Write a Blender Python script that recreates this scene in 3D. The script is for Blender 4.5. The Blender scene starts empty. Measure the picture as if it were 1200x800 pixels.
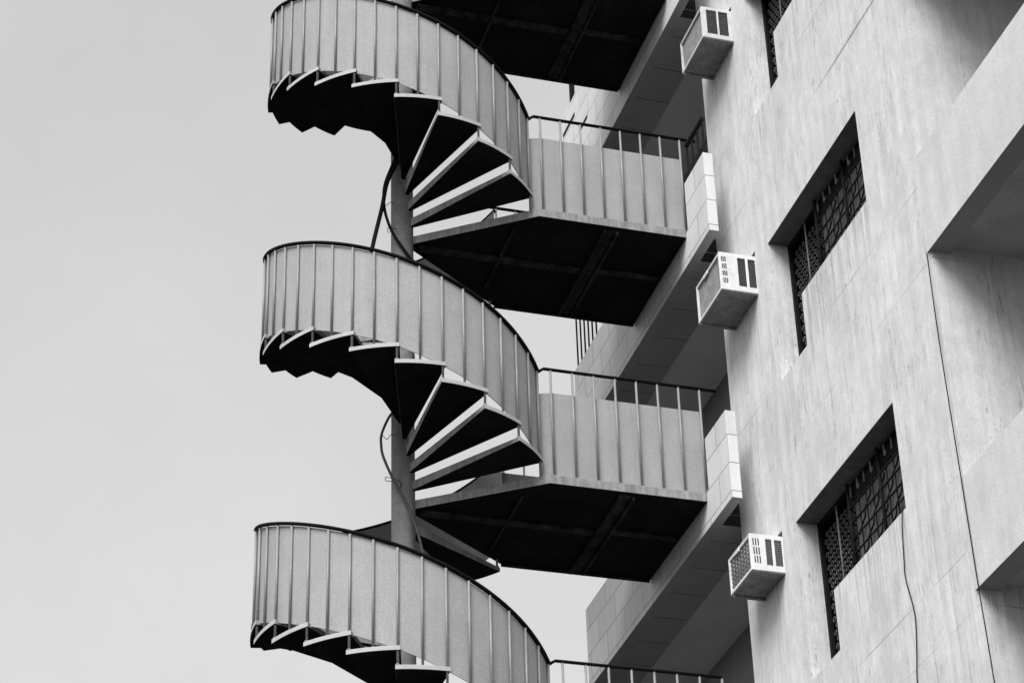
import bpy, bmesh, math, random
from mathutils import Vector, Matrix
random.seed(7)
PI = math.pi
S = bpy.context.scene
COL = S.collection

# ------------------------------------------------------------------ helpers
def link(o, parent=None):
    COL.objects.link(o)
    if parent is not None:
        o.parent = parent
    return o

def tag(o, label=None, cat=None, group=None, kind=None):
    if label: o['label'] = label
    if cat: o['category'] = cat
    if group: o['group'] = group
    if kind: o['kind'] = kind
    return o

def thing(name, label, cat, loc=(0, 0, 0), group=None):
    o = bpy.data.objects.new(name, None)
    o.location = loc
    o.empty_display_size = 0.2
    link(o)
    return tag(o, label, cat, group)

def obj(name, bm, mats, parent=None, smooth=False, bevel=0.0, off=None):
    """Link bmesh bm as one mesh object; off = parent's location, so that coordinates given in the scene frame stay put."""
    if not isinstance(mats, (list, tuple)): mats = [mats]
    bmesh.ops.recalc_face_normals(bm, faces=bm.faces[:])
    if off is not None:
        bmesh.ops.translate(bm, vec=-Vector(off), verts=bm.verts[:])
    me = bpy.data.meshes.new(name)
    bm.to_mesh(me); bm.free()
    for m in mats: me.materials.append(m)
    if smooth:
        for p in me.polygons: p.use_smooth = True
    o = bpy.data.objects.new(name, me)
    link(o, parent)
    if bevel:
        md = o.modifiers.new('bevel', 'BEVEL'); md.width = bevel; md.segments = 2
        md.limit_method = 'ANGLE'; md.angle_limit = math.radians(40)
    return o

def copy_tree(o, parent=None):
    c = o.copy(); link(c, parent)
    for ch in list(o.children):
        copy_tree(ch, c)
    return c

def box(bm, x0, x1, y0, y1, z0, z1, mi=0):
    v = [bm.verts.new((x, y, z)) for x in (x0, x1) for y in (y0, y1) for z in (z0, z1)]
    fs = [(0, 1, 3, 2), (4, 6, 7, 5), (0, 4, 5, 1), (2, 3, 7, 6), (0, 2, 6, 4), (1, 5, 7, 3)]
    for f in fs:
        fc = bm.faces.new([v[i] for i in f]); fc.material_index = mi
    return v

def tube(bm, pts, r, n=8, closed=False, mi=0, caps=True, flat=None):
    """Tube along pts. flat=(rx, rz) gives an elliptical section: rx sideways, rz up."""
    pts = [Vector(p) for p in pts]
    rings = []
    N = len(pts)
    up0 = None
    for i, p in enumerate(pts):
        if closed: t = pts[(i + 1) % N] - pts[i - 1]
        else: t = pts[min(i + 1, N - 1)] - pts[max(i - 1, 0)]
        t.normalize()
        if up0 is None:
            up0 = Vector((0, 0, 1)) if abs(t.z) < 0.9 else Vector((1, 0, 0))
        a = t.cross(up0)
        if a.length < 1e-4:
            a = t.cross(Vector((0, 1, 0)))
        a.normalize()
        b = a.cross(t).normalized()
        if flat is None: up0 = b
        ra, rb = flat if flat else (r, r)
        rings.append([bm.verts.new(p + a * ra * math.cos(2 * PI * k / n) + b * rb * math.sin(2 * PI * k / n)) for k in range(n)])
    M = N if closed else N - 1
    for i in range(M):
        A, B = rings[i], rings[(i + 1) % N]
        for k in range(n):
            f = bm.faces.new((A[k], A[(k + 1) % n], B[(k + 1) % n], B[k])); f.material_index = mi; f.smooth = True
    if caps and not closed:
        for ring in (rings[0], rings[-1]):
            f = bm.faces.new(ring); f.material_index = mi
    return bm

def smoothpath(P, n=8):
    """Catmull-Rom through P."""
    P = [Vector(p) for p in P]
    Q = [P[0] * 2 - P[1]] + P + [P[-1] * 2 - P[-2]]
    out = []
    for i in range(1, len(Q) - 2):
        a, b, c, d = Q[i - 1], Q[i], Q[i + 1], Q[i + 2]
        for k in range(n):
            t = k / n
            out.append(0.5 * ((2 * b) + (c - a) * t + (2 * a - 5 * b + 4 * c - d) * t * t + (3 * b - a - 3 * c + d) * t ** 3))
    out.append(P[-1])
    return out

def plate(bm, us, vs, solid, w0, w1, P, mi=0):
    """Watertight plate with holes. us, vs: break lines; solid(i, j): cell kept; w0..w1: thickness; P(u, v, w) -> point."""
    cache = {}
    def V(i, j, k):
        if (i, j, k) not in cache:
            cache[(i, j, k)] = bm.verts.new(P(us[i], vs[j], (w0, w1)[k]))
        return cache[(i, j, k)]
    nu, nv = len(us) - 1, len(vs) - 1
    def ok(i, j): return 0 <= i < nu and 0 <= j < nv and solid(i, j)
    def face(vs_):
        f = bm.faces.new(vs_); f.material_index = mi
    for i in range(nu):
        for j in range(nv):
            if not ok(i, j): continue
            for k in (0, 1):
                face([V(i, j, k), V(i + 1, j, k), V(i + 1, j + 1, k), V(i, j + 1, k)])
            if not ok(i - 1, j): face([V(i, j, 0), V(i, j + 1, 0), V(i, j + 1, 1), V(i, j, 1)])
            if not ok(i + 1, j): face([V(i + 1, j, 0), V(i + 1, j + 1, 0), V(i + 1, j + 1, 1), V(i + 1, j, 1)])
            if not ok(i, j - 1): face([V(i, j, 0), V(i + 1, j, 0), V(i + 1, j, 1), V(i, j, 1)])
            if not ok(i, j + 1): face([V(i, j + 1, 0), V(i + 1, j + 1, 0), V(i + 1, j + 1, 1), V(i, j + 1, 1)])

def prism(bm, poly, z0, z1, mi_top=0, mi_side=0, mi_bot=0):
    a = [bm.verts.new((x, y, z0)) for x, y in poly]
    b = [bm.verts.new((x, y, z1)) for x, y in poly]
    n = len(poly)
    f = bm.faces.new(a[::-1]); f.material_index = mi_bot
    f = bm.faces.new(b); f.material_index = mi_top
    for i in range(n):
        f = bm.faces.new((a[i], a[(i + 1) % n], b[(i + 1) % n], b[i])); f.material_index = mi_side

# ------------------------------------------------------------------ materials (the photograph is black and white: every colour is a grey)
def newmat(name, rough=0.8, spec=0.3, metal=0.0):
    m = bpy.data.materials.new(name); m.use_nodes = True
    nt = m.node_tree
    b = nt.nodes['Principled BSDF']
    b.inputs['Roughness'].default_value = rough
    b.inputs['Metallic'].default_value = metal
    b.inputs['Specular IOR Level'].default_value = spec
    return m, nt, b

def N(nt, t, **kw):
    n = nt.nodes.new(t)
    for k, v in kw.items(): setattr(n, k, v)
    return n

def coords(nt, scale=(1, 1, 1)):
    tc = N(nt, 'ShaderNodeTexCoord'); mp = N(nt, 'ShaderNodeMapping')
    mp.inputs['Scale'].default_value = scale
    nt.links.new(tc.outputs['Object'], mp.inputs['Vector'])
    return mp.outputs['Vector']

def noise(nt, vec, scale, detail=4, rough=0.55):
    n = N(nt, 'ShaderNodeTexNoise')
    n.inputs['Scale'].default_value = scale; n.inputs['Detail'].default_value = detail; n.inputs['Roughness'].default_value = rough
    nt.links.new(vec, n.inputs['Vector'])
    return n.outputs['Fac']

def rng(nt, val, a, b, c, d, clamp=True):
    n = N(nt, 'ShaderNodeMapRange'); n.clamp = clamp
    for i, v in zip(('From Min', 'From Max', 'To Min', 'To Max'), (a, b, c, d)): n.inputs[i].default_value = v
    nt.links.new(val, n.inputs['Value'])
    return n.outputs['Result']

def math_(nt, op, a, b=None, c=None):
    n = N(nt, 'ShaderNodeMath'); n.operation = op
    for i, x in enumerate((a, b, c)):
        if x is None: continue
        if isinstance(x, (int, float)): n.inputs[i].default_value = x
        else: nt.links.new(x, n.inputs[i])
    return n.outputs[0]

def setgrey(nt, b, val):
    nt.links.new(val, b.inputs['Base Color'])

def bump(nt, b, h, strength=0.2, dist=0.01):
    n = N(nt, 'ShaderNodeBump'); n.inputs['Strength'].default_value = strength; n.inputs['Distance'].default_value = dist
    nt.links.new(h, n.inputs['Height']); nt.links.new(n.outputs['Normal'], b.inputs['Normal'])

def grey_noise(name, base, var=0.1, scale=60, rough=0.8, spec=0.3, stain=0.1, stain_scale=2.5, bmp=0.15, streak=None, metal=0.0):
    m, nt, b = newmat(name, rough, spec, metal)
    v = coords(nt)
    f = rng(nt, noise(nt, v, scale, 3), 0.25, 0.75, 1 - var, 1 + var)
    s = rng(nt, noise(nt, v, stain_scale, 5, 0.65), 0.3, 0.7, 1 - stain, 1 + stain)
    r = math_(nt, 'MULTIPLY', math_(nt, 'MULTIPLY', f, s), base)
    if streak:
        k = rng(nt, noise(nt, coords(nt, streak[0]), 1.0, 5, 0.6), 0.35, 0.65, 1 - streak[1], 1 + streak[1])
        r = math_(nt, 'MULTIPLY', r, k)
    setgrey(nt, b, r)
    if bmp: bump(nt, b, noise(nt, v, scale * 0.8, 4), bmp, 0.004)
    return m

# facade: honed pale stone panels with vertical grain, pits and a few hairline joints
def wall_material():
    m, nt, b = newmat('facade_stone', 0.75, 0.3)
    v = coords(nt)
    fine = noise(nt, coords(nt, (34, 34, 0.9)), 1.0, 5, 0.65)
    mid = noise(nt, coords(nt, (7, 7, 0.35)), 1.0, 4, 0.6)
    big = noise(nt, v, 0.9, 4, 0.6)
    r = math_(nt, 'MULTIPLY', rng(nt, fine, 0.3, 0.7, 0.90, 1.06), rng(nt, mid, 0.3, 0.7, 0.92, 1.06))
    r = math_(nt, 'MULTIPLY', r, rng(nt, big, 0.3, 0.7, 0.93, 1.05))
    r = math_(nt, 'MULTIPLY', r, rng(nt, noise(nt, coords(nt, (8, 8, 4.5)), 1.0, 6, 0.75), 0.3, 0.7, 0.86, 1.10))
    r = math_(nt, 'MULTIPLY', r, rng(nt, noise(nt, coords(nt, (75, 75, 42)), 1.0, 4, 0.85), 0.25, 0.75, 0.80, 1.18))
    r = math_(nt, 'MULTIPLY', r, rng(nt, noise(nt, coords(nt, (2.2, 2.2, 1.6)), 1.0, 7, 0.72), 0.3, 0.7, 0.88, 1.09))
    # grey runs of dirt, each as wide as a hand
    rn = noise(nt, coords(nt, (11, 11, 0.28)), 1.0, 3, 0.5)
    rg = rng(nt, noise(nt, coords(nt, (1.1, 1.1, 0.9)), 1.0, 4, 0.6), 0.48, 0.62, 0, 1)
    r = math_(nt, 'MULTIPLY', r, math_(nt, 'SUBTRACT', 1.0, math_(nt, 'MULTIPLY', rng(nt, rn, 0.52, 0.70, 0, 0.22), rg)))
    # long dark cracks in the grain
    lines = noise(nt, coords(nt, (16, 16, 1.1)), 1.0, 3, 0.5)
    gate = rng(nt, noise(nt, coords(nt, (3.0, 3.0, 1.3)), 1.0, 3), 0.50, 0.60, 0, 1)
    near = math_(nt, 'ABSOLUTE', math_(nt, 'SUBTRACT', lines, 0.5))
    crack = math_(nt, 'MULTIPLY', rng(nt, near, 0.0, 0.014, 1, 0), gate)
    r = math_(nt, 'MULTIPLY', r, math_(nt, 'SUBTRACT', 1.0, math_(nt, 'MULTIPLY', crack, 0.5)))
    # pits
    pit = noise(nt, coords(nt, (45, 45, 11)), 1.0, 2, 0.5)
    pits = math_(nt, 'MULTIPLY', rng(nt, pit, 0.64, 0.74, 0, 0.5), rng(nt, noise(nt, coords(nt, (2, 2, 0.8)), 1.0, 3), 0.45, 0.6, 0.1, 1))
    r = math_(nt, 'MULTIPLY', r, math_(nt, 'SUBTRACT', 1.0, pits))
    # horizontal panel joints, broken up
    sx = N(nt, 'ShaderNodeSeparateXYZ'); nt.links.new(v, sx.inputs[0])
    z = sx.outputs['Z']
    jg = rng(nt, noise(nt, coords(nt, (0.9, 0.9, 2.1)), 1.0, 2), 0.46, 0.60, 0.04, 1)
    total = None
    for zz in (7.86, 8.335, 10.90, 11.63, 13.865, 14.63, 16.9):
        d = math_(nt, 'ABSOLUTE', math_(nt, 'SUBTRACT', z, zz - LOCAL_OFF[2]))
        j = rng(nt, d, 0.002, 0.0065, 1, 0)
        total = j if total is None else math_(nt, 'MAXIMUM', total, j)
    joint = math_(nt, 'MULTIPLY', total, jg)
    r = math_(nt, 'MULTIPLY', r, math_(nt, 'SUBTRACT', 1.0, math_(nt, 'MULTIPLY', joint, 0.45)))
    # one open joint above the middle window
    yy = sx.outputs['Y']
    def band(val, lo, hi, soft):
        return math_(nt, 'MULTIPLY', rng(nt, val, lo - soft, lo + soft, 0, 1), rng(nt, val, hi - soft, hi + soft, 1, 0))
    lx = LOCAL_OFF
    oj = math_(nt, 'MULTIPLY', band(z, 13.842 - lx[2], 13.856 - lx[2], 0.003), band(yy, 14.6 - lx[1], 15.85 - lx[1], 0.25))
    r = math_(nt, 'MULTIPLY', r, math_(nt, 'SUBTRACT', 1.0, math_(nt, 'MULTIPLY', oj, 0.8)))
    # dirt washed down below the sills and below the air conditioners
    st = rng(nt, noise(nt, coords(nt, (19, 19, 0.5)), 1.0, 4, 0.6), 0.46, 0.66, 0, 1)
    dirt = None
    for (y0, y1, zt, ln, k) in [(15.37, 16.85, q, 0.9, 0.30) for q in WIN] + [(16.85, 17.465, q - 0.545, 0.7, 0.25) for q in WIN] + [(17.80, 18.1, q[0], 1.1, 0.30) for q in AC]:
        m_ = math_(nt, 'MULTIPLY', band(yy, y0 - lx[1], y1 - lx[1], 0.06), math_(nt, 'MULTIPLY', rng(nt, z, zt - ln - lx[2], zt - lx[2], 0, k), rng(nt, z, zt - 0.005 - lx[2], zt + 0.005 - lx[2], 1, 0)))
        dirt = m_ if dirt is None else math_(nt, 'MAXIMUM', dirt, m_)
    r = math_(nt, 'MULTIPLY', r, math_(nt, 'SUBTRACT', 1.0, math_(nt, 'MULTIPLY', dirt, st)))
    setgrey(nt, b, math_(nt, 'MULTIPLY', r, WALL_BASE))
    h = math_(nt, 'SUBTRACT', math_(nt, 'ADD', math_(nt, 'MULTIPLY', fine, 0.5), noise(nt, v, 55, 4)), math_(nt, 'ADD', pits, joint))
    bump(nt, b, h, 0.22, 0.006)
    return m

def tile_material():
    m, nt, b = newmat('cladding_tiles', 0.55, 0.35)
    v = coords(nt)
    sx = N(nt, 'ShaderNodeSeparateXYZ'); nt.links.new(v, sx.inputs[0])
    y = math_(nt, 'ADD', sx.outputs['Y'], math_(nt, 'MULTIPLY', sx.outputs['X'], 1.0))
    cb = N(nt, 'ShaderNodeCombineXYZ')
    nt.links.new(math_(nt, 'SUBTRACT', y, TILE_Y0 - LOCAL_OFF[0] - LOCAL_OFF[1]), cb.inputs[0])
    nt.links.new(math_(nt, 'SUBTRACT', sx.outputs['Z'], TILE_Z0 - LOCAL_OFF[2]), cb.inputs[1])
    br = N(nt, 'ShaderNodeTexBrick')
    br.offset = 0.5; br.squash = 1.0
    br.inputs['Scale'].default_value = 1.0
    br.inputs['Brick Width'].default_value = 0.555
    br.inputs['Row Height'].default_value = 0.296
    br.inputs['Mortar Size'].default_value = 0.005
    br.inputs['Mortar Smooth'].default_value = 0.1
    br.inputs['Color1'].default_value = (0.93, 0.93, 0.93, 1); br.inputs['Color2'].default_value = (1.05, 1.05, 1.05, 1)
    br.inputs['Mortar'].default_value = (0.32, 0.32, 0.32, 1)
    nt.links.new(cb.outputs[0], br.inputs['Vector'])
    bw = N(nt, 'ShaderNodeRGBToBW'); nt.links.new(br.outputs['Color'], bw.inputs[0])
    s = rng(nt, noise(nt, coords(nt, (9, 9, 1.2)), 1.0, 5, 0.6), 0.3, 0.7, 0.92, 1.06)
    g = rng(nt, noise(nt, v, 90, 3), 0.3, 0.7, 0.95, 1.05)
    setgrey(nt, b, math_(nt, 'MULTIPLY', math_(nt, 'MULTIPLY', math_(nt, 'MULTIPLY', bw.outputs[0], s), g), TILE_BASE))
    bump(nt, b, math_(nt, 'ADD', math_(nt, 'MULTIPLY', br.outputs['Fac'], -1.0), math_(nt, 'MULTIPLY', noise(nt, v, 40, 3), 0.15)), 0.35, 0.005)
    return m

def panel_material():
    m, nt, b = newmat('balustrade_sheet', 0.7, 0.25)
    v = coords(nt)
    sp = rng(nt, noise(nt, v, 70, 4, 0.8), 0.25, 0.75, 0.70, 1.26)
    md = rng(nt, noise(nt, v, 3.0, 5, 0.65), 0.3, 0.7, 0.92, 1.06)
    st = rng(nt, noise(nt, coords(nt, (14, 14, 0.6)), 1.0, 4, 0.6), 0.35, 0.7, 0.95, 1.05)
    r = math_(nt, 'MULTIPLY', math_(nt, 'MULTIPLY', sp, md), st)
    # thin slanting scratches and a few pale paint drips
    sc = noise(nt, coords(nt, (5.0, 5.0, 2.4)), 1.0, 1, 0.3)
    gate = rng(nt, noise(nt, v, 1.7, 2), 0.56, 0.62, 0, 1)
    ln = math_(nt, 'MULTIPLY', rng(nt, math_(nt, 'ABSOLUTE', math_(nt, 'SUBTRACT', sc, 0.5)), 0, 0.005, 0.12, 0), gate)
    r = math_(nt, 'MULTIPLY', r, math_(nt, 'SUBTRACT', 1.0, ln))
    dr = rng(nt, noise(nt, coords(nt, (60, 60, 17)), 1.0, 1, 0.4), 0.80, 0.83, 0, 0.55)
    r = math_(nt, 'ADD', r, dr)
    setgrey(nt, b, math_(nt, 'MULTIPLY', r, PANEL_BASE))
    bump(nt, b, noise(nt, v, 90, 3), 0.12, 0.003)
    return m

LOCAL_OFF = (7.95, 14.39, -1.6)      # base of the building, the origin of its parts
WIN = [15.16, 12.135, 9.17]              # sill heights of the three L-shaped windows
AC = [(15.80, 0.33, 0.395, 0.625), (12.743, 0.37, 0.424, 0.635), (9.80, 0.315, 0.36, 0.53)]   # bottom z, projection, height, width
WALL_BASE = 0.65; TILE_BASE = 0.62; PANEL_BASE = 0.31
TILE_Y0 = 25.808; TILE_Z0 = 13.75 - 0.296 * 40
M = {}
M['wall'] = wall_material()
M['tile'] = tile_material()
M['panel'] = panel_material()
M['parapet'] = grey_noise('render_plaster', 0.57, 0.12, 60, 0.8, 0.25, 0.07, 3.0, 0.25, ((7, 7, 1.0), 0.06))
M['ceiling'] = grey_noise('ceiling_plaster', 0.46, 0.08, 120, 0.9, 0.2, 0.10, 1.6, 0.1)
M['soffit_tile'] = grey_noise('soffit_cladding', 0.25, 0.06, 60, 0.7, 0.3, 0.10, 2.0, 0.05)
M['concrete'] = grey_noise('cast_concrete', 0.24, 0.18, 45, 0.85, 0.25, 0.16, 4.0, 0.3, ((30, 30, 2.0), 0.22))
M['fascia'] = grey_noise('tread_fascia', 0.40, 0.08, 60, 0.7, 0.3, 0.08, 4.0, 0.15)
M['column'] = grey_noise('column_concrete', 0.18, 0.16, 50, 0.85, 0.25, 0.20, 5.0, 0.3, ((9, 9, 1.0), 0.12))
M['under'] = grey_noise('shade_black_underside', 0.007, 0.35, 30, 0.85, 0.1, 0.7, 3.0, 0.1)  # shade below treads and landings is put into this near-black colour
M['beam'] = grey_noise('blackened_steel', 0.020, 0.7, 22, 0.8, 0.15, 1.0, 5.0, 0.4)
M['post'] = grey_noise('painted_post', 0.22, 0.08, 40, 0.45, 0.4, 0.12, 6.0, 0.0)
M['rail'] = grey_noise('black_handrail', 0.008, 0.2, 40, 0.85, 0.08, 0.2, 6.0, 0.0)
M['iron'] = grey_noise('black_iron', 0.010, 0.2, 40, 0.8, 0.1, 0.2, 6.0, 0.0)
M['iron_light'] = grey_noise('worn_iron', 0.14, 0.2, 40, 0.5, 0.4, 0.3, 20.0, 0.0)
M['frame'] = grey_noise('dark_window_frame', 0.008, 0.2, 40, 0.8, 0.1, 0.3, 6.0, 0.0)
M['dark'] = grey_noise('interior_and_shade_dark', 0.02, 0.2, 20, 0.9, 0.1, 0.2, 3.0, 0.0)
M['interior'] = grey_noise('gallery_wall', 0.22, 0.1, 30, 0.85, 0.2, 0.15, 2.0, 0.1)
M['ac_white'] = grey_noise('white_casing', 0.66, 0.06, 60, 0.5, 0.4, 0.16, 9.0, 0.0)
M['ac_grey'] = grey_noise('aged_casing', 0.55, 0.06, 60, 0.5, 0.4, 0.20, 6.0, 0.0)
M['ac_pan'] = grey_noise('galvanised_pan', 0.16, 0.25, 30, 0.55, 0.4, 0.35, 9.0, 0.1)
M['ac_fin'] = grey_noise('condenser_fins', 0.26, 0.35, 90, 0.5, 0.4, 0.25, 8.0, 0.2)
M['ac_dark'] = grey_noise('louvre_void', 0.07, 0.15, 40, 0.6, 0.3, 0.2, 8.0, 0.0)
M['ac_mid'] = grey_noise('louvre_grey', 0.13, 0.15, 40, 0.6, 0.3, 0.2, 8.0, 0.0)
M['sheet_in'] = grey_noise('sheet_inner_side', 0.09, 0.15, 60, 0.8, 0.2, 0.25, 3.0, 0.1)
M['lintel'] = grey_noise('shade_dark_reveal', 0.12, 0.15, 40, 0.9, 0.15, 0.25, 5.0, 0.2)  # shade inside wall openings, put into a darker surface colour
M['ring'] = grey_noise('ring_iron', 0.075, 0.3, 40, 0.5, 0.4, 0.5, 4.0, 0.0)
M['balcony_soffit'] = grey_noise('stained_soffit', 0.36, 0.10, 60, 0.9, 0.2, 0.22, 2.2, 0.15)
M['hose'] = grey_noise('black_rubber', 0.010, 0.2, 40, 0.8, 0.1, 0.2, 6.0, 0.0)
M['hose_grey'] = grey_noise('weathered_rubber', 0.07, 0.2, 40, 0.5, 0.4, 0.2, 6.0, 0.0)
M['ground'] = grey_noise('asphalt', 0.04, 0.25, 60, 0.9, 0.2, 0.25, 0.3, 0.2)
def pane_material():
    m, nt, b = newmat('dim_glass', 0.6, 0.2)
    v = coords(nt)
    f = rng(nt, noise(nt, coords(nt, (2, 5, 2.5)), 1.0, 4), 0.3, 0.7, 0.09, 0.13)
    setgrey(nt, b, f)
    return m
M['pane'] = pane_material()

# ------------------------------------------------------------------ levels: the frame's origin is the camera's eye; the street is 1.6 m below
GZ = -1.6
LAND = [17.21, 14.08, 11.08, 8.06]           # tops of the stair landings, from the topmost down
CX, CY, R = 4.935, 19.556, 1.382             # stair axis and outer tread radius
NT = 16
def ang(j):                                  # angle of riser j, going up clockwise
    return math.radians(-34.6 - (min(j, 8) * 17.67 + max(0, j - 8) * 18.6))
def jof(a):                                  # inverse of ang
    d = -34.6 - math.degrees(a)
    return d / 17.67 if d <= 8 * 17.67 else 8 + (d - 8 * 17.67) / 18.6
OV = math.radians(1.9)
def pol(r, a, z): return Vector((CX + r * math.cos(a), CY + r * math.sin(a), z))

# ------------------------------------------------------------------ ground
bm = bmesh.new()
bmesh.ops.create_grid(bm, x_segments=1, y_segments=1, size=1500)
bmesh.ops.translate(bm, vec=(0, 0, GZ), verts=bm.verts[:])
tag(obj('ground', bm, M['ground']), kind='structure')

# ------------------------------------------------------------------ building
XW = 7.95      # facade plane
XR = 8.16      # back of the window recess
YC = 18.69     # far corner of the facade, where the open galleries begin
YL = 14.39     # near corner, where the recessed balconies begin
XP0, XP1 = 7.66, 7.76   # gallery parapet
YEND = 22.42   # far end of the galleries
ZTOP = 23.2
BL = (XW, YL, GZ)
B = thing('apartment_building', 'tall pale stone clad building with grilled L-shaped windows and recessed galleries', 'building', BL)

WIN = [15.16, 12.135, 9.17]              # sill heights of the three L-shaped windows
YW = (15.37, 16.845, 17.465)             # right jamb, step, left jamb
wz = lambda s: (s - 0.545, s, s + 0.965) # slot bottom, sill, lintel
AC = [(15.80, 0.33, 0.395, 0.625), (12.743, 0.37, 0.424, 0.635), (9.80, 0.315, 0.36, 0.53)]   # bottom z, projection, height, width
YAC = 17.785
ys = sorted({YL, YC, *YW, YAC - 0.004, YAC + 0.5})
zs = {GZ, ZTOP}
for s in WIN: zs |= set(wz(s))
for z, pr, h, w in AC: zs |= {z + 0.02, z + h + 0.06}
zs = sorted(zs)
def solid(i, j):
    y = (ys[i] + ys[i + 1]) / 2; z = (zs[j] + zs[j + 1]) / 2
    for s in WIN:
        a, b_, c = wz(s)
        if YW[0] < y < YW[2] and b_ < z < c: return False
        if YW[1] < y < YW[2] and a < z < c: return False
    for z0, pr, h, w in AC:
        if YAC - 0.004 < y < YAC + 0.5 and z0 + 0.02 < z < z0 + h + 0.06: return False
    return True
bm = bmesh.new()
plate(bm, ys, zs, solid, XW, XR + 0.04, lambda u, v, w: (w, u, v))
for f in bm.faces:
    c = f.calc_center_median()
    if XW + 0.01 < c.x < XR + 0.03 and YAC - 2 < c.y < YW[2] and any(abs(c.z - (q + 0.965)) < 1e-3 for q in WIN): f.material_index = 1  # lintel undersides: shade painted as a darker colour
    if XW + 0.01 < c.x < XR + 0.03 and YAC - 0.01 < c.y < YAC + 0.51: f.material_index = 1  # reveals of the air-conditioner openings, darkened in colour to stand for shade
# return walls: towards the recessed balconies and towards the galleries
box(bm, XR + 0.04, 13.0, YL, YL + 0.2, GZ, ZTOP)
box(bm, XR + 0.04, 8.90, YC - 0.2, YC, GZ, ZTOP)
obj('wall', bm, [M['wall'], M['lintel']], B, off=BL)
# the rest of the building: back wall of the galleries, far end, roof, body
bm = bmesh.new()
box(bm, 8.78, 9.0, YC + 0.003, YEND, GZ, ZTOP)
obj('gallery_back_wall', bm, M['interior'], B, off=BL)
bm = bmesh.new()
box(bm, 9.003, 19.0, YC + 0.003, YEND, GZ, ZTOP)
box(bm, 13.003, 19.0, 4.0, YC, GZ, ZTOP)
box(bm, XW, 13.0, 4.0, 9.5, GZ, ZTOP)
obj('rear_block', bm, M['wall'], B, off=BL)
bm = bmesh.new()
box(bm, XW - 0.1, 19.2, 3.9, YEND + 0.1, ZTOP + 0.003, ZTOP + 0.25)
obj('roof', bm, M['parapet'], B, off=BL)

# recessed balconies near the camera: slab with a lowered edge beam, plain parapet flush with the facade
for z in (13.97, 10.955, 7.975, 4.95):
    bm = bmesh.new()
    # parapet, its end lapping a hand's breadth over the facade
    box(bm, XW - 0.022, XW, 9.5, YL + 0.03, z, z + 0.92)
    box(bm, XW, XW + 0.17, 9.5, YL, z, z + 0.25)
    box(bm, XW, XW + 0.10, 9.5, YL, z + 0.25, z + 0.92)
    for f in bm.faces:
        if f.calc_center_median().z < z + 0.01: f.material_index = 1  # parapet underside gets a darker colour in place of shade
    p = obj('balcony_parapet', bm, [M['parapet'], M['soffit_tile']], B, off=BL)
    bm = bmesh.new()
    box(bm, XW + 0.173, 12.98, 9.503, YL - 0.003, z + 0.06, z + 0.24)
    obj('balcony_ceiling', bm, M['balcony_soffit'], B, off=BL)
bm = bmesh.new()
box(bm, 12.0, 12.2, 9.503, YL - 0.003, GZ, ZTOP)
obj('balcony_back_wall', bm, M['interior'], B, off=BL)

# open galleries beyond the facade's far corner
def gallery(z, ztop, bars, far_top=None):
    """z: underside of the slab edge; ztop: top of the tiled parapet."""
    bm = bmesh.new()
    zl = z + 0.38       # level where the stair landing meets it
    def P(u, v, w): return (w, u, v)
    plate(bm, [18.15, 18.70, 20.44, YEND], [z, zl, ztop], lambda i, j: not (i == 1 and j == 1), XP0, XP1, P)
    if far_top:
        # taller screen over the far part
        box(bm, XP0 + 0.002, XP1 - 0.002, 20.44, YEND - 0.002, ztop + 0.003, far_top)
    # far return of the parapet
    box(bm, XP1 + 0.003, 8.777, YEND - 0.1, YEND, z, ztop)
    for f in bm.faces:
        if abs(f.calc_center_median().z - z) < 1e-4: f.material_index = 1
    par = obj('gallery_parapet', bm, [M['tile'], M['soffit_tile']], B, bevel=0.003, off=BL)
    bm = bmesh.new()    # floor and ceiling plaster in one slab
    box(bm, 8.143, 8.777, YC + 0.003, YEND - 0.103, z + 0.03, z + 0.298)
    box(bm, XP1 + 0.003, 8.143, YC + 0.003, YEND - 0.103, z + 0.13, z + 0.297)
    for f in bm.faces:
        if f.calc_center_median().y < YC + 0.01: f.material_index = 1  # near end of the slab painted near black, standing in for shade
    obj('gallery_ceiling', bm, [M['ceiling'], M['dark']], B, off=BL)
    # cladding strip along the slab edge, one piece per tile with open joints
    bm = bmesh.new()
    y = YEND - 0.106
    while y > YC + 0.1:
        y0 = max(y - 0.545, YC + 0.003)
        box(bm, XP1 + 0.003, 8.14, y0 + 0.006, y, z + 0.012, z + 0.127)
        y -= 0.55
    for f in bm.faces:
        if f.calc_center_median().y < YC + 0.01: f.material_index = 1  # near end of the strip likewise, its shade put into the colour
    obj('soffit_cladding', bm, [M['soffit_tile'], M['dark']], B, off=BL)
    for (y0, y1, zt) in bars:
        bm = bmesh.new()
        box(bm, XP0 + 0.025, XP0 + 0.065, y0, y1, zt - 0.03, zt)
        rl = obj('railing', bm, M['iron'], B, off=BL)
        n = max(2, round((y1 - y0) / 0.15))
        bm = bmesh.new()
        for k in range(n + 1):
            yy = y0 + 0.015 + (y1 - y0 - 0.03) * k / n
            box(bm, XP0 + 0.038, XP0 + 0.054, yy - 0.008, yy + 0.008, ztop + 0.001, zt - 0.031)
        obj('railing_bars', bm, M['iron'], rl)
        rl.children[0].location = (0, 0, 0)
        me = rl.children[0].data
        for v in me.vertices: v.co -= Vector(BL)
gallery(16.81, 17.66, [], far_top=18.235)
bm = bmesh.new()
box(bm, XP0 + 0.02, XP0 + 0.07, 22.10, 22.16, 18.238, 19.6)
obj('gallery_post', bm, M['iron'], B, off=BL)
for (y0, y1, z0) in ((21.95, 22.40, 17.93), (21.50, 21.75, 17.56)):      # drain slits in the tall screen, drawn as dark strips for their inner shade
    bm = bmesh.new()
    box(bm, XP0 - 0.003, XP0 + 0.001, y0, y1, z0, z0 + 0.05)
    obj('drain_slit', bm, M['dark'], B, off=BL)
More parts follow.
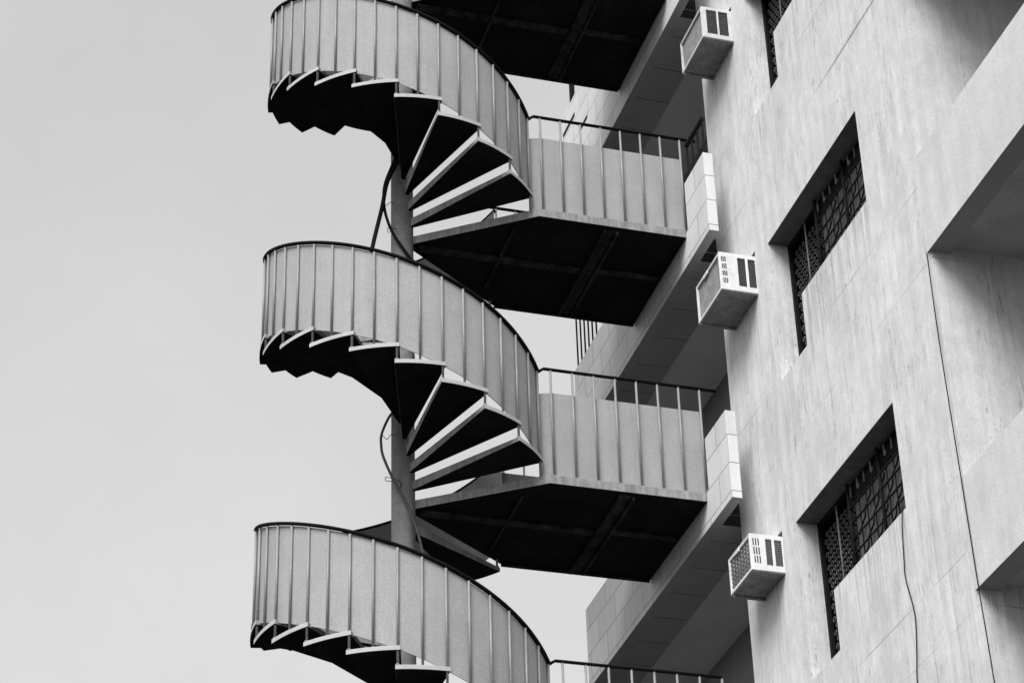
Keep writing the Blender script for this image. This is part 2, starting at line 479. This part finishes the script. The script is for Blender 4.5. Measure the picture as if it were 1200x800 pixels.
gallery(13.68, 14.62, [(18.20, 18.68, 15.10), (21.70, YEND - 0.01, 15.50)])
gallery(10.72, 11.64, [])
gallery(7.68, 8.62, [])
gallery(4.66, 5.6, [])
gallery(19.75, 20.6, [])
# what stands in the galleries: barred doors in the back wall
for z in (14.10, 11.10, 8.10):
    bm = bmesh.new()
    y0, y1 = 18.95, 19.75
    plate(bm, [y0, y0 + 0.06, y1 - 0.06, y1], [z, z + 0.06, z + 2.04, z + 2.10], lambda i, j: not (i == 1 and j == 1), 8.73, 8.777, lambda u, v, w: (w, u, v))
    d = obj('door', bm, M['frame'], B, off=BL)
    bm = bmesh.new()
    box(bm, 8.757, 8.776, y0 + 0.06, y1 - 0.06, z + 0.06, z + 2.04)
    o = obj('door_leaf', bm, M['dark'], d, off=BL)
    bm = bmesh.new()
    for k in range(6):
        yy = y0 + 0.14 + k * 0.105
        box(bm, 8.735, 8.755, yy, yy + 0.02, z + 0.06, z + 2.04)
    obj('door_bars', bm, M['iron_light'], d, off=BL)

# L-shaped windows: dark frame, grey pane, wrought iron grille, ring-patterned screen
def window(s):
    a, b_, c = wz(s)
    # backing box of the dark room
    bm = bmesh.new()
    t = 0.045
    us = [YW[0], YW[0] + t, YW[1], YW[1] + t, YW[2] - t, YW[2]]
    vs = [a, a + t, b_ , b_ + t, c - t, c]
    def fr2(i, j):
        y = (us[i] + us[i + 1]) / 2; z = (vs[j] + vs[j + 1]) / 2
        if z < b_ and y < YW[1]: return False
        if z > c - t or y < YW[0] + t or y > YW[2] - t: return True
        if z < a + t: return True
        return y < YW[1] and z < b_ + t
    plate(bm, us, vs, fr2, XR - 0.012, XR + 0.02, lambda u, v, w: (w, u, v))
    W = obj('window', bm, M['frame'], B, off=BL)
    bm = bmesh.new()
    box(bm, XR + 0.003, XR + 0.016, YW[0] + t + 0.001, 16.70, b_ + t + 0.001, c - t - 0.001)
    obj('pane', bm, M['pane'], W, off=BL)
    bm = bmesh.new()
    box(bm, XR - 0.006, XR + 0.001, YW[0] + t + 0.001, 16.70, c - 0.175, c - t - 0.001)
    obj('dark_top_strip', bm, M['dark'], W, off=BL)  # near-black strip across the top of the pane
    bm = bmesh.new()
    box(bm, XR + 0.35, XR + 0.37, YW[0] - 0.1, YW[2] + 0.1, a - 0.1, c + 0.1)
    box(bm, XR + 0.043, XR + 0.347, 16.72, 16.74, a - 0.1, c + 0.1)
    box(bm, XR + 0.043, XR + 0.347, YW[2] + 0.05, YW[2] + 0.07, a - 0.1, c + 0.1)
    box(bm, XR + 0.043, XR + 0.347, 16.743, YW[2] + 0.047, a - 0.1, a - 0.08)
    box(bm, XR + 0.043, XR + 0.347, 16.743, YW[2] + 0.047, c + 0.06, c + 0.08)
    obj('dark_room', bm, M['dark'], W, off=BL)
    # grille
    gx = XR - 0.045
    bm = bmesh.new()
    pitch = 0.142
    yv = [15.52 + pitch * k for k in range(9)]
    zb = b_ + 0.02
    rows = [c - 0.27, c - 0.555, c - 0.83]
    for k, y in enumerate(yv):
        tube(bm, [(gx, y, zb), (gx, y, c - 0.17)], 0.007, 5)
    for z in rows + [c - 0.41, c - 0.69]:
        tube(bm, [(gx - 0.012, YW[0] + 0.02, z), (gx - 0.012, 16.72, z)], 0.009, 5)
    tube(bm, [(gx - 0.01, 16.06, zb), (gx - 0.01, 16.06, c - 0.02)], 0.016, 6)
    tube(bm, [(gx - 0.01, 16.69, zb), (gx - 0.01, 16.69, c - 0.02)], 0.018, 6)
    tube(bm, [(gx - 0.01, YW[0] + 0.03, zb), (gx - 0.01, YW[0] + 0.03, c - 0.02)], 0.014, 6)
    # ogee curves between the horizontals
    zz = [rows[0], c - 0.41, rows[1], c - 0.69, rows[2]]
    for q in range(4):
        z1, z0 = zz[q], max(zz[q + 1], b_ + 0.02)
        for k in range(0, 8, 2):
            y0 = 15.45 + pitch * k + (pitch if q % 2 else 0)
            if y0 + pitch > 16.68: continue
            P = [(gx + 0.01, y0, z1), (gx + 0.01, y0 + 0.008, z1 - 0.035), (gx + 0.01, y0 + pitch * 0.5, (z0 + z1) / 2), (gx + 0.01, y0 + pitch - 0.008, z0 + 0.035), (gx + 0.01, y0 + pitch, z0)]
            tube(bm, smoothpath(P, 5), 0.008, 5)
    obj('grille', bm, M['iron'], W, off=BL)
    for k, y in enumerate(yv):
        bm = bmesh.new()
        if k % 2 == 0:
            tube(bm, [(gx, y, c - 0.17), (gx, y, c - 0.06)], 0.008, 5)
        else:
            P = [(gx, y, c - 0.05), (gx, y, c - 0.12), (gx - 0.005, y - 0.012, c - 0.155), (gx - 0.01, y - 0.04, c - 0.155), (gx - 0.01, y - 0.052, c - 0.135)]
            tube(bm, smoothpath(P, 4), 0.009, 6)
        obj('finial', bm, M['iron_light'], W, off=BL)
    # upright bar before the screen
    bm = bmesh.new()
    tube(bm, [(gx - 0.02, 16.93, a + 0.25), (gx - 0.02, 16.93, c - 0.1)], 0.008, 5)
    obj('upright_bar', bm, M['ring'], W, off=BL)
    # screen of small iron rings
    bm = bmesh.new()
    nz = int((c - a - 0.1) / 0.062); ny = 9
    for i in range(ny):
        for j in range(nz):
            y = 16.76 + 0.08 * i + (0.04 if j % 2 else 0.0); z = a + 0.07 + 0.062 * j
            if y > YW[2] - 0.05 or (z < b_ and y < YW[1] + 0.05): continue
            rr = 0.023
            P = [(XR + 0.03, y + rr * math.cos(t * PI / 4), z + rr * math.sin(t * PI / 4)) for t in range(8)]
            tube(bm, P, 0.006, 4, closed=True)
    obj('ring_screen', bm, M['ring'], W, off=BL)
for s in WIN: window(s)
# dark linings of the air-conditioner openings
for z, pr, h, w in AC:
    bm = bmesh.new()
    box(bm, XR + 0.05, XR + 0.3, YAC - 0.05, YAC + 0.55, z - 0.05, z + h + 0.1)
    obj('opening_lining', bm, M['dark'], B, off=BL)

# ------------------------------------------------------------------ air conditioners
def air_conditioner(kind, z, pr, h, w, label):
    root = thing('air_conditioner', label, 'air conditioner', (XW, YAC, z), 'window air conditioners')
    cm = M['ac_grey'] if kind == 0 else M['ac_white']
    x0 = -pr; x1 = 0.18           # outer face, inner end inside the wall
    t = 0.012
    # near side with its louvre openings
    def P(u, v, w_): return (u, w_, v)
    sc = pr / 0.37
    if kind == 0:
        us = [x0, x0 + 0.055, x0 + 0.165, x0 + 0.185, x0 + 0.285, x1]; vs = [0, 0.055, h - 0.035, h]
        hole = lambda i, j: i in (1, 3) and j == 1
        slots = []
    else:
        q = (0.50, 0.715, 0.785, 0.985) if kind == 1 else (0.47, 0.66, 0.74, 0.96)
        us = [x0] + [x0 + pr * t_ for t_ in q] + [x1]; vs = [0, 0.06, h - 0.045, h]
        hole = lambda i, j: i in (1, 3) and j == 1
    bm = bmesh.new()
    plate(bm, us, vs, lambda i, j: not hole(i, j), 0.0, t, P)
    box(bm, x0, x1, w - t, w, 0, h)                       # far side
    box(bm, x0, x1, t + 0.001, w - t - 0.001, h - t, h)   # top
    # outer frame round the condenser face
    e = 0.03
    def Q(u, v, w_): return (w_, u, v)
    plate(bm, [t + 0.001, e, w - e, w - t - 0.001], [0.0, e, h - e * 1.1, h - t - 0.001], lambda i, j: not (i == 1 and j == 1), x0, x0 + 0.02, Q)
    # raised clip in the middle of the upper edge
    if kind: box(bm, x0 - 0.006, x0 + 0.012, w * 0.48, w * 0.66, h - 0.05, h - 0.012)
    obj('casing', bm, cm, root, bevel=0.004)
    # core behind the openings
    bm = bmesh.new()
    box(bm, x0 + 0.06, x1 - 0.02, t + 0.002, w - 0.02, 0.012, h - 0.02)
    obj('core', bm, M['ac_dark'] if kind < 2 else M['ac_mid'], root)
    bm = bmesh.new()
    nl = 12
    for i, (a, b_) in enumerate(((us[1], us[2]), (us[3], us[4]))):
        for k in range(nl):
            zz = vs[1] + (vs[2] - vs[1]) * (k + 0.5) / nl
            box(bm, a + 0.001, b_ - 0.001, 0.008, 0.0135, zz - 0.003, zz + 0.003)
    obj('louvres', bm, M['ac_dark'] if kind < 2 else M['ac_mid'], root)
    # fins and guard of the condenser
    bm = bmesh.new()
    box(bm, x0 + 0.022, x0 + 0.045, e * 0.6, w - e * 0.6, e * 0.6, h - e * 0.6)
    obj('condenser', bm, M['ac_fin'], root)
    bm = bmesh.new()
    if kind == 2:
        for k in range(1, 7):
            y = e + (w - 2 * e) * k / 7
            tube(bm, [(x0 + 0.014, y, e * 0.7), (x0 + 0.014, y, h - e)], 0.005, 5)
        for k in range(1, 7):
            zz = e + (h - 2.2 * e) * k / 7
            tube(bm, [(x0 + 0.011, e * 0.7, zz), (x0 + 0.011, w - e * 0.7, zz)], 0.005, 5)
        obj('guard', bm, M['post'], root)
    else:
        for k in range(1, 26):
            y = e + (w - 2 * e) * k / 26
            box(bm, x0 + 0.014, x0 + 0.021, y - 0.002, y + 0.002, e, h - e * 1.1)
        obj('guard', bm, M['ac_fin'], root)
    # small slots near the outer edge
    if kind:
        bm = bmesh.new()
        rows = 4 if kind == 1 else 3
        rh = (h - 0.10) / rows
        for r_ in range(rows):
            zc = 0.062 + rh * (r_ + 0.5)
            hh = rh * (0.34 if kind == 1 else 0.40)
            for c_ in range(3):
                xc = x0 + (0.028 if kind == 1 else 0.034) + c_ * (0.018 if kind == 1 else 0.024)
                dx = -0.012 * (zc / h - 0.5)
                box(bm, xc + dx - 0.0055, xc + dx + 0.0055, -0.002, 0.006, zc - hh, zc + hh)
        obj('slots', bm, M['ac_dark'], root)
    bm = bmesh.new()
    box(bm, x0 + 0.006, x1, 0.006, w - 0.006, -0.012, -0.001)
    box(bm, x0 + 0.01, 0.0, w - 0.05, w - 0.015, -0.03, -0.0125)
    for xx, yy in ((x0 + 0.12, 0.1), (x0 + 0.1, w * 0.55), (x0 + 0.2, w * 0.7)):
        box(bm, xx, xx + 0.03, yy, yy + 0.02, -0.02, -0.0125)
    obj('base_pan', bm, M['ac_pan'], root, bevel=0.003)
    return root
air_conditioner(0, *AC[0], 'dull grey air conditioner with two dark side vents and no small slots, topmost on facade')
air_conditioner(1, *AC[1], 'white air conditioner with four rows of tiny slots and two dark vents on its side')
air_conditioner(2, *AC[2], 'white air conditioner with wire guard grid over its condenser, lowest of the three')

# ------------------------------------------------------------------ spiral staircase
SL = (CX, CY, GZ)
ST = thing('spiral_staircase', 'exterior concrete spiral staircase with grey sheet balustrade and black handrail beside the building', 'staircase', SL)
bm = bmesh.new()
ring = []
prof = [(0.112, GZ)]
z = GZ + 0.15
while z < 20.6:
    prof += [(0.112, z - 0.007), (0.112, z - 0.003), (0.1105, z - 0.002), (0.1105, z + 0.002), (0.112, z + 0.003), (0.112, z + 0.007)]
    z += 0.186
prof.append((0.112, 20.7))
prev = None
nseg = 28
for r, zz in prof:
    cur = [bm.verts.new((CX + r * math.cos(2 * PI * k / nseg), CY + r * math.sin(2 * PI * k / nseg), zz)) for k in range(nseg)]
    if prev:
        for k in range(nseg):
            f = bm.faces.new((prev[k], prev[(k + 1) % nseg], cur[(k + 1) % nseg], cur[k])); f.smooth = True
    prev = cur
bm.faces.new(prev)
obj('column', bm, M['column'], ST, off=SL)

def tread_bm(k, zl, rise):
    """Wedge tread k: flat top, underside thinning towards the rim."""
    bm = bmesh.new()
    a0, a1 = ang(k - 1), ang(k) - OV
    zt = zl + k * rise
    n = 8
    def row(r, z): return [bm.verts.new(pol(r, a0 + (a1 - a0) * i / n, z)) for i in range(n + 1)]
    # spread the inner end so that it wraps the column
    ti = [bm.verts.new(pol(0.105, a0 + (a1 - a0) * i / n, zt)) for i in range(n + 1)]
    to = row(R, zt)
    bi = [bm.verts.new(pol(0.105, a0 + (a1 - a0) * i / n, zt - 0.095)) for i in range(n + 1)]
    bo = row(R, zt - 0.042)
    for i in range(n):
        f = bm.faces.new((ti[i], ti[i + 1], to[i + 1], to[i])); f.material_index = 0
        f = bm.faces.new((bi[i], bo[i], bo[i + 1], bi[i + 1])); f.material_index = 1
        f = bm.faces.new((to[i], to[i + 1], bo[i + 1], bo[i])); f.material_index = 2
        f = bm.faces.new((ti[i], bi[i], bi[i + 1], ti[i + 1])); f.material_index = 0
    f = bm.faces.new((ti[0], to[0], bo[0], bi[0])); f.material_index = 0
    f = bm.faces.new((ti[n], bi[n], bo[n], to[n])); f.material_index = 0
    return bm

RP = R - 0.022     # posts
RS = R - 0.042     # sheet
RR = R - 0.026     # handrail
def zh(j, zl, rise): return zl + j * rise
def flight(zl, zu):
    rise = (zu - zl) / (NT + 1)
    for k in range(1, NT + 1):
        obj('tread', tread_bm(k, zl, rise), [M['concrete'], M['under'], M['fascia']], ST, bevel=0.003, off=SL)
    js = [i * 0.05 for i in range(0, 327)]
    # sheet
    bm = bmesh.new()
    rows = []
    for j in js:
        a = ang(j); zb = zh(j, zl, rise) + 0.150; zt = zh(j, zl, rise) + 1.105
        rows.append([bm.verts.new(pol(RS - 0.004, a, zb)), bm.verts.new(pol(RS - 0.004, a, zt)), bm.verts.new(pol(RS + 0.004, a, zt)), bm.verts.new(pol(RS + 0.004, a, zb))])
    for A, B_ in zip(rows, rows[1:]):
        for q in range(4):
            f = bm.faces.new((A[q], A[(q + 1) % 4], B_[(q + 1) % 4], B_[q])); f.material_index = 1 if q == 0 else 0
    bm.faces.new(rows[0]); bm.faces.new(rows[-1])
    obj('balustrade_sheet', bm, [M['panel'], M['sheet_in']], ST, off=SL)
    # handrail
    bm = bmesh.new()
    tube(bm, [pol(RR, ang(j), zh(j, zl, rise) + 1.125) for j in js], 0.02, 8, flat=(0.024, 0.017))
    obj('handrail', bm, M['rail'], ST, off=SL)
    # balusters: one in the overlap of two treads, one in mid tread
    for h in range(0, 2 * NT + 1):
        j = h / 2
        a = ang(j) - OV * 0.55
        if h % 2 == 0: zb = zl + j * rise + (0.0 if h else 0.0)
        else: zb = zl + (j + 0.5) * rise
        bm = bmesh.new()
        tube(bm, [pol(RP, a, zb), pol(RP, a, zh(j, zl, rise) + 1.11)], 0.0118, 8)
        if h % 2 == 0 and h:   # foot plate where the post meets the tread
            tube(bm, [pol(RP, a, zb + 0.001), pol(RP, a, zb + 0.012)], 0.02, 8)
        obj('baluster', bm, M['post'], ST, off=SL)
for zl, zu in zip(LAND[1:], LAND[:-1]): flight(zl, zu)

YN, YF = 18.745, 20.40
XB, XL = 6.12, XP0 - 0.004
POLY = [(CX + 0.10, CY - 0.05), (XB, YN), (XL, YN), (XL, YF), (XB, YF), (CX + 0.10, CY + 0.05)]
def landing(zt, i):
    bm = bmesh.new()
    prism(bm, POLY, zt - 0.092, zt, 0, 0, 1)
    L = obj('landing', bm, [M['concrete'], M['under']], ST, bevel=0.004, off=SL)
    # steel ribs under the slab
    bm = bmesh.new()
    zb = zt - 0.095
    box(bm, 6.80, 6.83, YN + 0.05, YF - 0.03, zb - 0.045, zb)
    box(bm, 6.93, 6.96, YN + 0.05, YF - 0.03, zb - 0.045, zb)
    box(bm, 6.833, 6.927, YN + 0.05, YF - 0.03, zb - 0.012, zb)
    box(bm, 5.92, 5.945, 19.02, 20.1, zb - 0.03, zb)
    box(bm, 5.10, 6.797, 19.50, 19.60, zb - 0.02, zb)
    box(bm, 6.963, XL - 0.05, 19.46, 19.54, zb - 0.02, zb)
    box(bm, XB, XL - 0.01, YF - 0.028, YF - 0.006, zb - 0.03, zb)
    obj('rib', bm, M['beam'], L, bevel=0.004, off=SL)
    # railings on the near and the far side
    for side, y, sg in (('n', YN + 0.018, 1), ('f', YF - 0.018, -1)):
        x0 = 6.085; x1 = XL + 0.02
        bm = bmesh.new()
        path = []
        for q in range(5):     # the sheet bends in towards the flight
            t = q / 4
            path.append((x0 - 0.035 * (1 - t) ** 2 + 0.12 * t, y + sg * (0.024 + 0.05 * (1 - t) ** 2)))
        path.append((x1, y + sg * 0.024))
        a = []
        for (px, py) in path:
            a.append([bm.verts.new((px, py - 0.004, zt + 0.012)), bm.verts.new((px, py - 0.004, zt + 0.905)), bm.verts.new((px, py + 0.004, zt + 0.905)), bm.verts.new((px, py + 0.004, zt + 0.012))])
        for A, B_ in zip(a, a[1:]):
            for q in range(4):
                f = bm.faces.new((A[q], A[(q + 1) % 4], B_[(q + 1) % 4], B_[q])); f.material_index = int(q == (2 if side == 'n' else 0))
        bm.faces.new(a[0]); bm.faces.new(a[-1])
        obj('railing_sheet', bm, [M['panel'], M['sheet_in']], L, off=SL)
        bm = bmesh.new()
        ext = 7.84 if side == 'n' and i in (1, 2) else XL + 0.01
        tube(bm, [(x0 - 0.03, y + sg * 0.03, zt + 1.125), (x0 + 0.02, y, zt + 1.150), (ext, y, zt + 1.150)], 0.016, 8, flat=(0.02, 0.014))
        obj('top_rail', bm, M['rail'], L, off=SL)
        for k in range(8):
            x = 6.172 + 0.2135 * k
            if x > XL + 0.03: continue
            bm = bmesh.new()
            tube(bm, [(x, y, zt + 0.001), (x, y, zt + 1.137)], 0.0118, 8)
            obj('railing_post', bm, M['post'], L, off=SL)
for i, zt in enumerate(LAND): landing(zt, i)

# ------------------------------------------------------------------ hoses along the column, cables on the facade
def hose(label, P, r, m, name='hose', cat='hose', clips=()):
    o0 = Vector(P[-1])
    root = thing(name, label, cat, o0, None)
    bm = bmesh.new()
    tube(bm, smoothpath(P, 8), r, 8)
    obj('tube', bm, m, root, off=o0)
    for c in clips:
        bm = bmesh.new()
        tube(bm, smoothpath(c, 5), 0.0035, 5)
        obj('wire_tie', bm, M['iron'], root, off=o0)
    return root
yh = 19.42
hose('thick black hose bowed out left of the column above the middle balustrade', [(4.90, 19.44, 15.02), (4.832, yh - .02, 14.85), (4.739, yh - .02, 14.60), (4.69, yh - .02, 14.30), (4.60, yh - .02, 13.84), (4.55, yh - .02, 13.5)], 0.021, M['hose'],
     clips=([(4.69, yh - .02, 14.36), (4.75, 19.45, 14.37), (4.79, 19.47, 14.43), (4.84, 19.50, 14.44)],))
hose('thin black hose crossing the upper column towards the right', [(4.86, 19.43, 15.02), (4.79, yh, 14.82), (4.725, yh, 14.60), (4.712, yh, 14.40), (4.739, yh, 14.21), (4.816, yh, 14.0), (4.967, yh, 13.77), (5.06, yh, 13.62), (5.10, yh, 13.45)], 0.016, M['hose'],
     clips=([(4.80, yh - .01, 14.05), (4.76, yh, 14.02), (4.76, yh, 14.08), (4.85, 19.44, 14.09)],))
hose('black hose curving over the lower column behind the lowest balustrade', [(4.86, 19.45, 12.02), (4.77, yh, 11.9), (4.695, yh, 11.70), (4.69, yh, 11.57), (4.713, yh, 11.445), (4.814, yh, 11.206), (4.937, yh, 10.973), (5.025, yh, 10.737), (5.08, yh, 10.51), (5.11, yh, 10.35)], 0.013, M['hose_grey'],
     clips=([(4.70, yh - .01, 11.68), (4.75, 19.44, 11.66), (4.80, 19.47, 11.74), (4.84, 19.5, 11.75)], [(4.80, yh - .012, 11.2), (4.74, yh, 11.2), (4.74, yh, 11.24), (4.88, 19.44, 11.22), (4.88, 19.44, 11.16)]))
def cable(label, P, r):
    o0 = Vector(P[-1])
    bm = bmesh.new()
    tube(bm, smoothpath(P, 6), r, 6)
    o = obj('cable', bm, M['iron'], None, off=o0)
    o.location = o0
    tag(o, label, 'cable')
xc = XW - 0.035
cable('long straight black cable hanging down the facade corner below the balcony', [(xc, 14.395, 10.93), (xc, 14.40, 10.2), (xc, 14.38, 9.4), (xc, 14.365, 8.9), (xc, 14.34, 8.0), (xc, 14.31, 7.3), (xc, 14.29, 6.3), (xc, 14.28, 4.5)], 0.0045)
xc = XW - 0.012
cable('short crooked black cable hanging from the lowest window sill', [(xc + .03, 15.40, 9.185), (xc, 15.425, 9.15), (xc, 15.50, 8.72), (xc, 15.50, 8.58), (xc, 15.44, 8.35), (xc, 15.43, 8.2), (xc, 15.48, 7.95), (xc, 15.53, 7.73), (xc, 15.53, 7.3), (xc, 15.5, 6.2)], 0.0045)

# ------------------------------------------------------------------ light
SUN_EL, SUN_AZ = math.radians(50), math.atan2(-0.63, -0.77)     # azimuth from +Y towards +X
sd = Vector((math.sin(SUN_AZ) * math.cos(SUN_EL), math.cos(SUN_AZ) * math.cos(SUN_EL), math.sin(SUN_EL)))
sun = bpy.data.lights.new('sun', 'SUN'); sun.energy = 1.5; sun.angle = math.radians(36); sun.color = (1, 1, 1)
so = bpy.data.objects.new('sun', sun); link(so)
so.rotation_euler = sd.to_track_quat('Z', 'Y').to_euler()
W = bpy.data.worlds.new('World'); S.world = W; W.use_nodes = True
nt = W.node_tree
bg = nt.nodes['Background']
sky = nt.nodes.new('ShaderNodeTexSky'); sky.sky_type = 'NISHITA'; sky.sun_disc = False
sky.sun_elevation = SUN_EL; sky.sun_rotation = SUN_AZ
sky.air_density = 1.0; sky.dust_density = 4.0; sky.ozone_density = 1.0
bw = nt.nodes.new('ShaderNodeRGBToBW'); nt.links.new(sky.outputs[0], bw.inputs[0])
# an even cloud sheet over the sky: mostly constant, with faint large mottling
tc = nt.nodes.new('ShaderNodeTexCoord')
ns = nt.nodes.new('ShaderNodeTexNoise'); ns.inputs['Scale'].default_value = 3.4; ns.inputs['Detail'].default_value = 6; ns.inputs['Roughness'].default_value = 0.5
mpn = nt.nodes.new('ShaderNodeMapping'); mpn.inputs['Location'].default_value = (3.1, 1.7, 0.4)
nt.links.new(tc.outputs['Generated'], mpn.inputs['Vector']); nt.links.new(mpn.outputs['Vector'], ns.inputs['Vector'])
cloud = rng(nt, ns.outputs['Fac'], 0.32, 0.68, 2.85, 3.55)
mix = nt.nodes.new('ShaderNodeMix'); mix.data_type = 'FLOAT'
mix.inputs['Factor'].default_value = 0.60
nt.links.new(bw.outputs[0], mix.inputs['A']); nt.links.new(cloud, mix.inputs['B'])
nt.links.new(mix.outputs['Result'], bg.inputs['Color'])
bg.inputs['Strength'].default_value = 0.1

# ------------------------------------------------------------------ camera
cam = bpy.data.cameras.new('camera'); co = bpy.data.objects.new('camera', cam); link(co)
pitch, roll, yaw = 0.566461465, 0.0324354485, 0.299990477
cxp, sxp = math.cos(pitch), math.sin(pitch); cr, sr = math.cos(roll), math.sin(roll); cy_, sy_ = math.cos(yaw), math.sin(yaw)
fwd = Vector((sy_ * cxp, cy_ * cxp, sxp)); r0 = Vector((cy_, -sy_, 0)); d0 = fwd.cross(r0)
right = r0 * cr + d0 * sr; down = -r0 * sr + d0 * cr
m3 = Matrix((right, -down, -fwd)).transposed()
co.matrix_world = m3.to_4x4()
cam.sensor_fit = 'HORIZONTAL'; cam.sensor_width = 36; cam.lens = 2876.53 / 1200 * 36
cam.clip_start = 0.1; cam.clip_end = 5000
S.camera = co

S.view_settings.view_transform = 'Standard'; S.view_settings.look = 'None'
S.view_settings.exposure = 1.42; S.view_settings.gamma = 1.0; S.view_settings.use_curve_mapping = False
S.cycles.max_bounces = 8; S.cycles.diffuse_bounces = 4
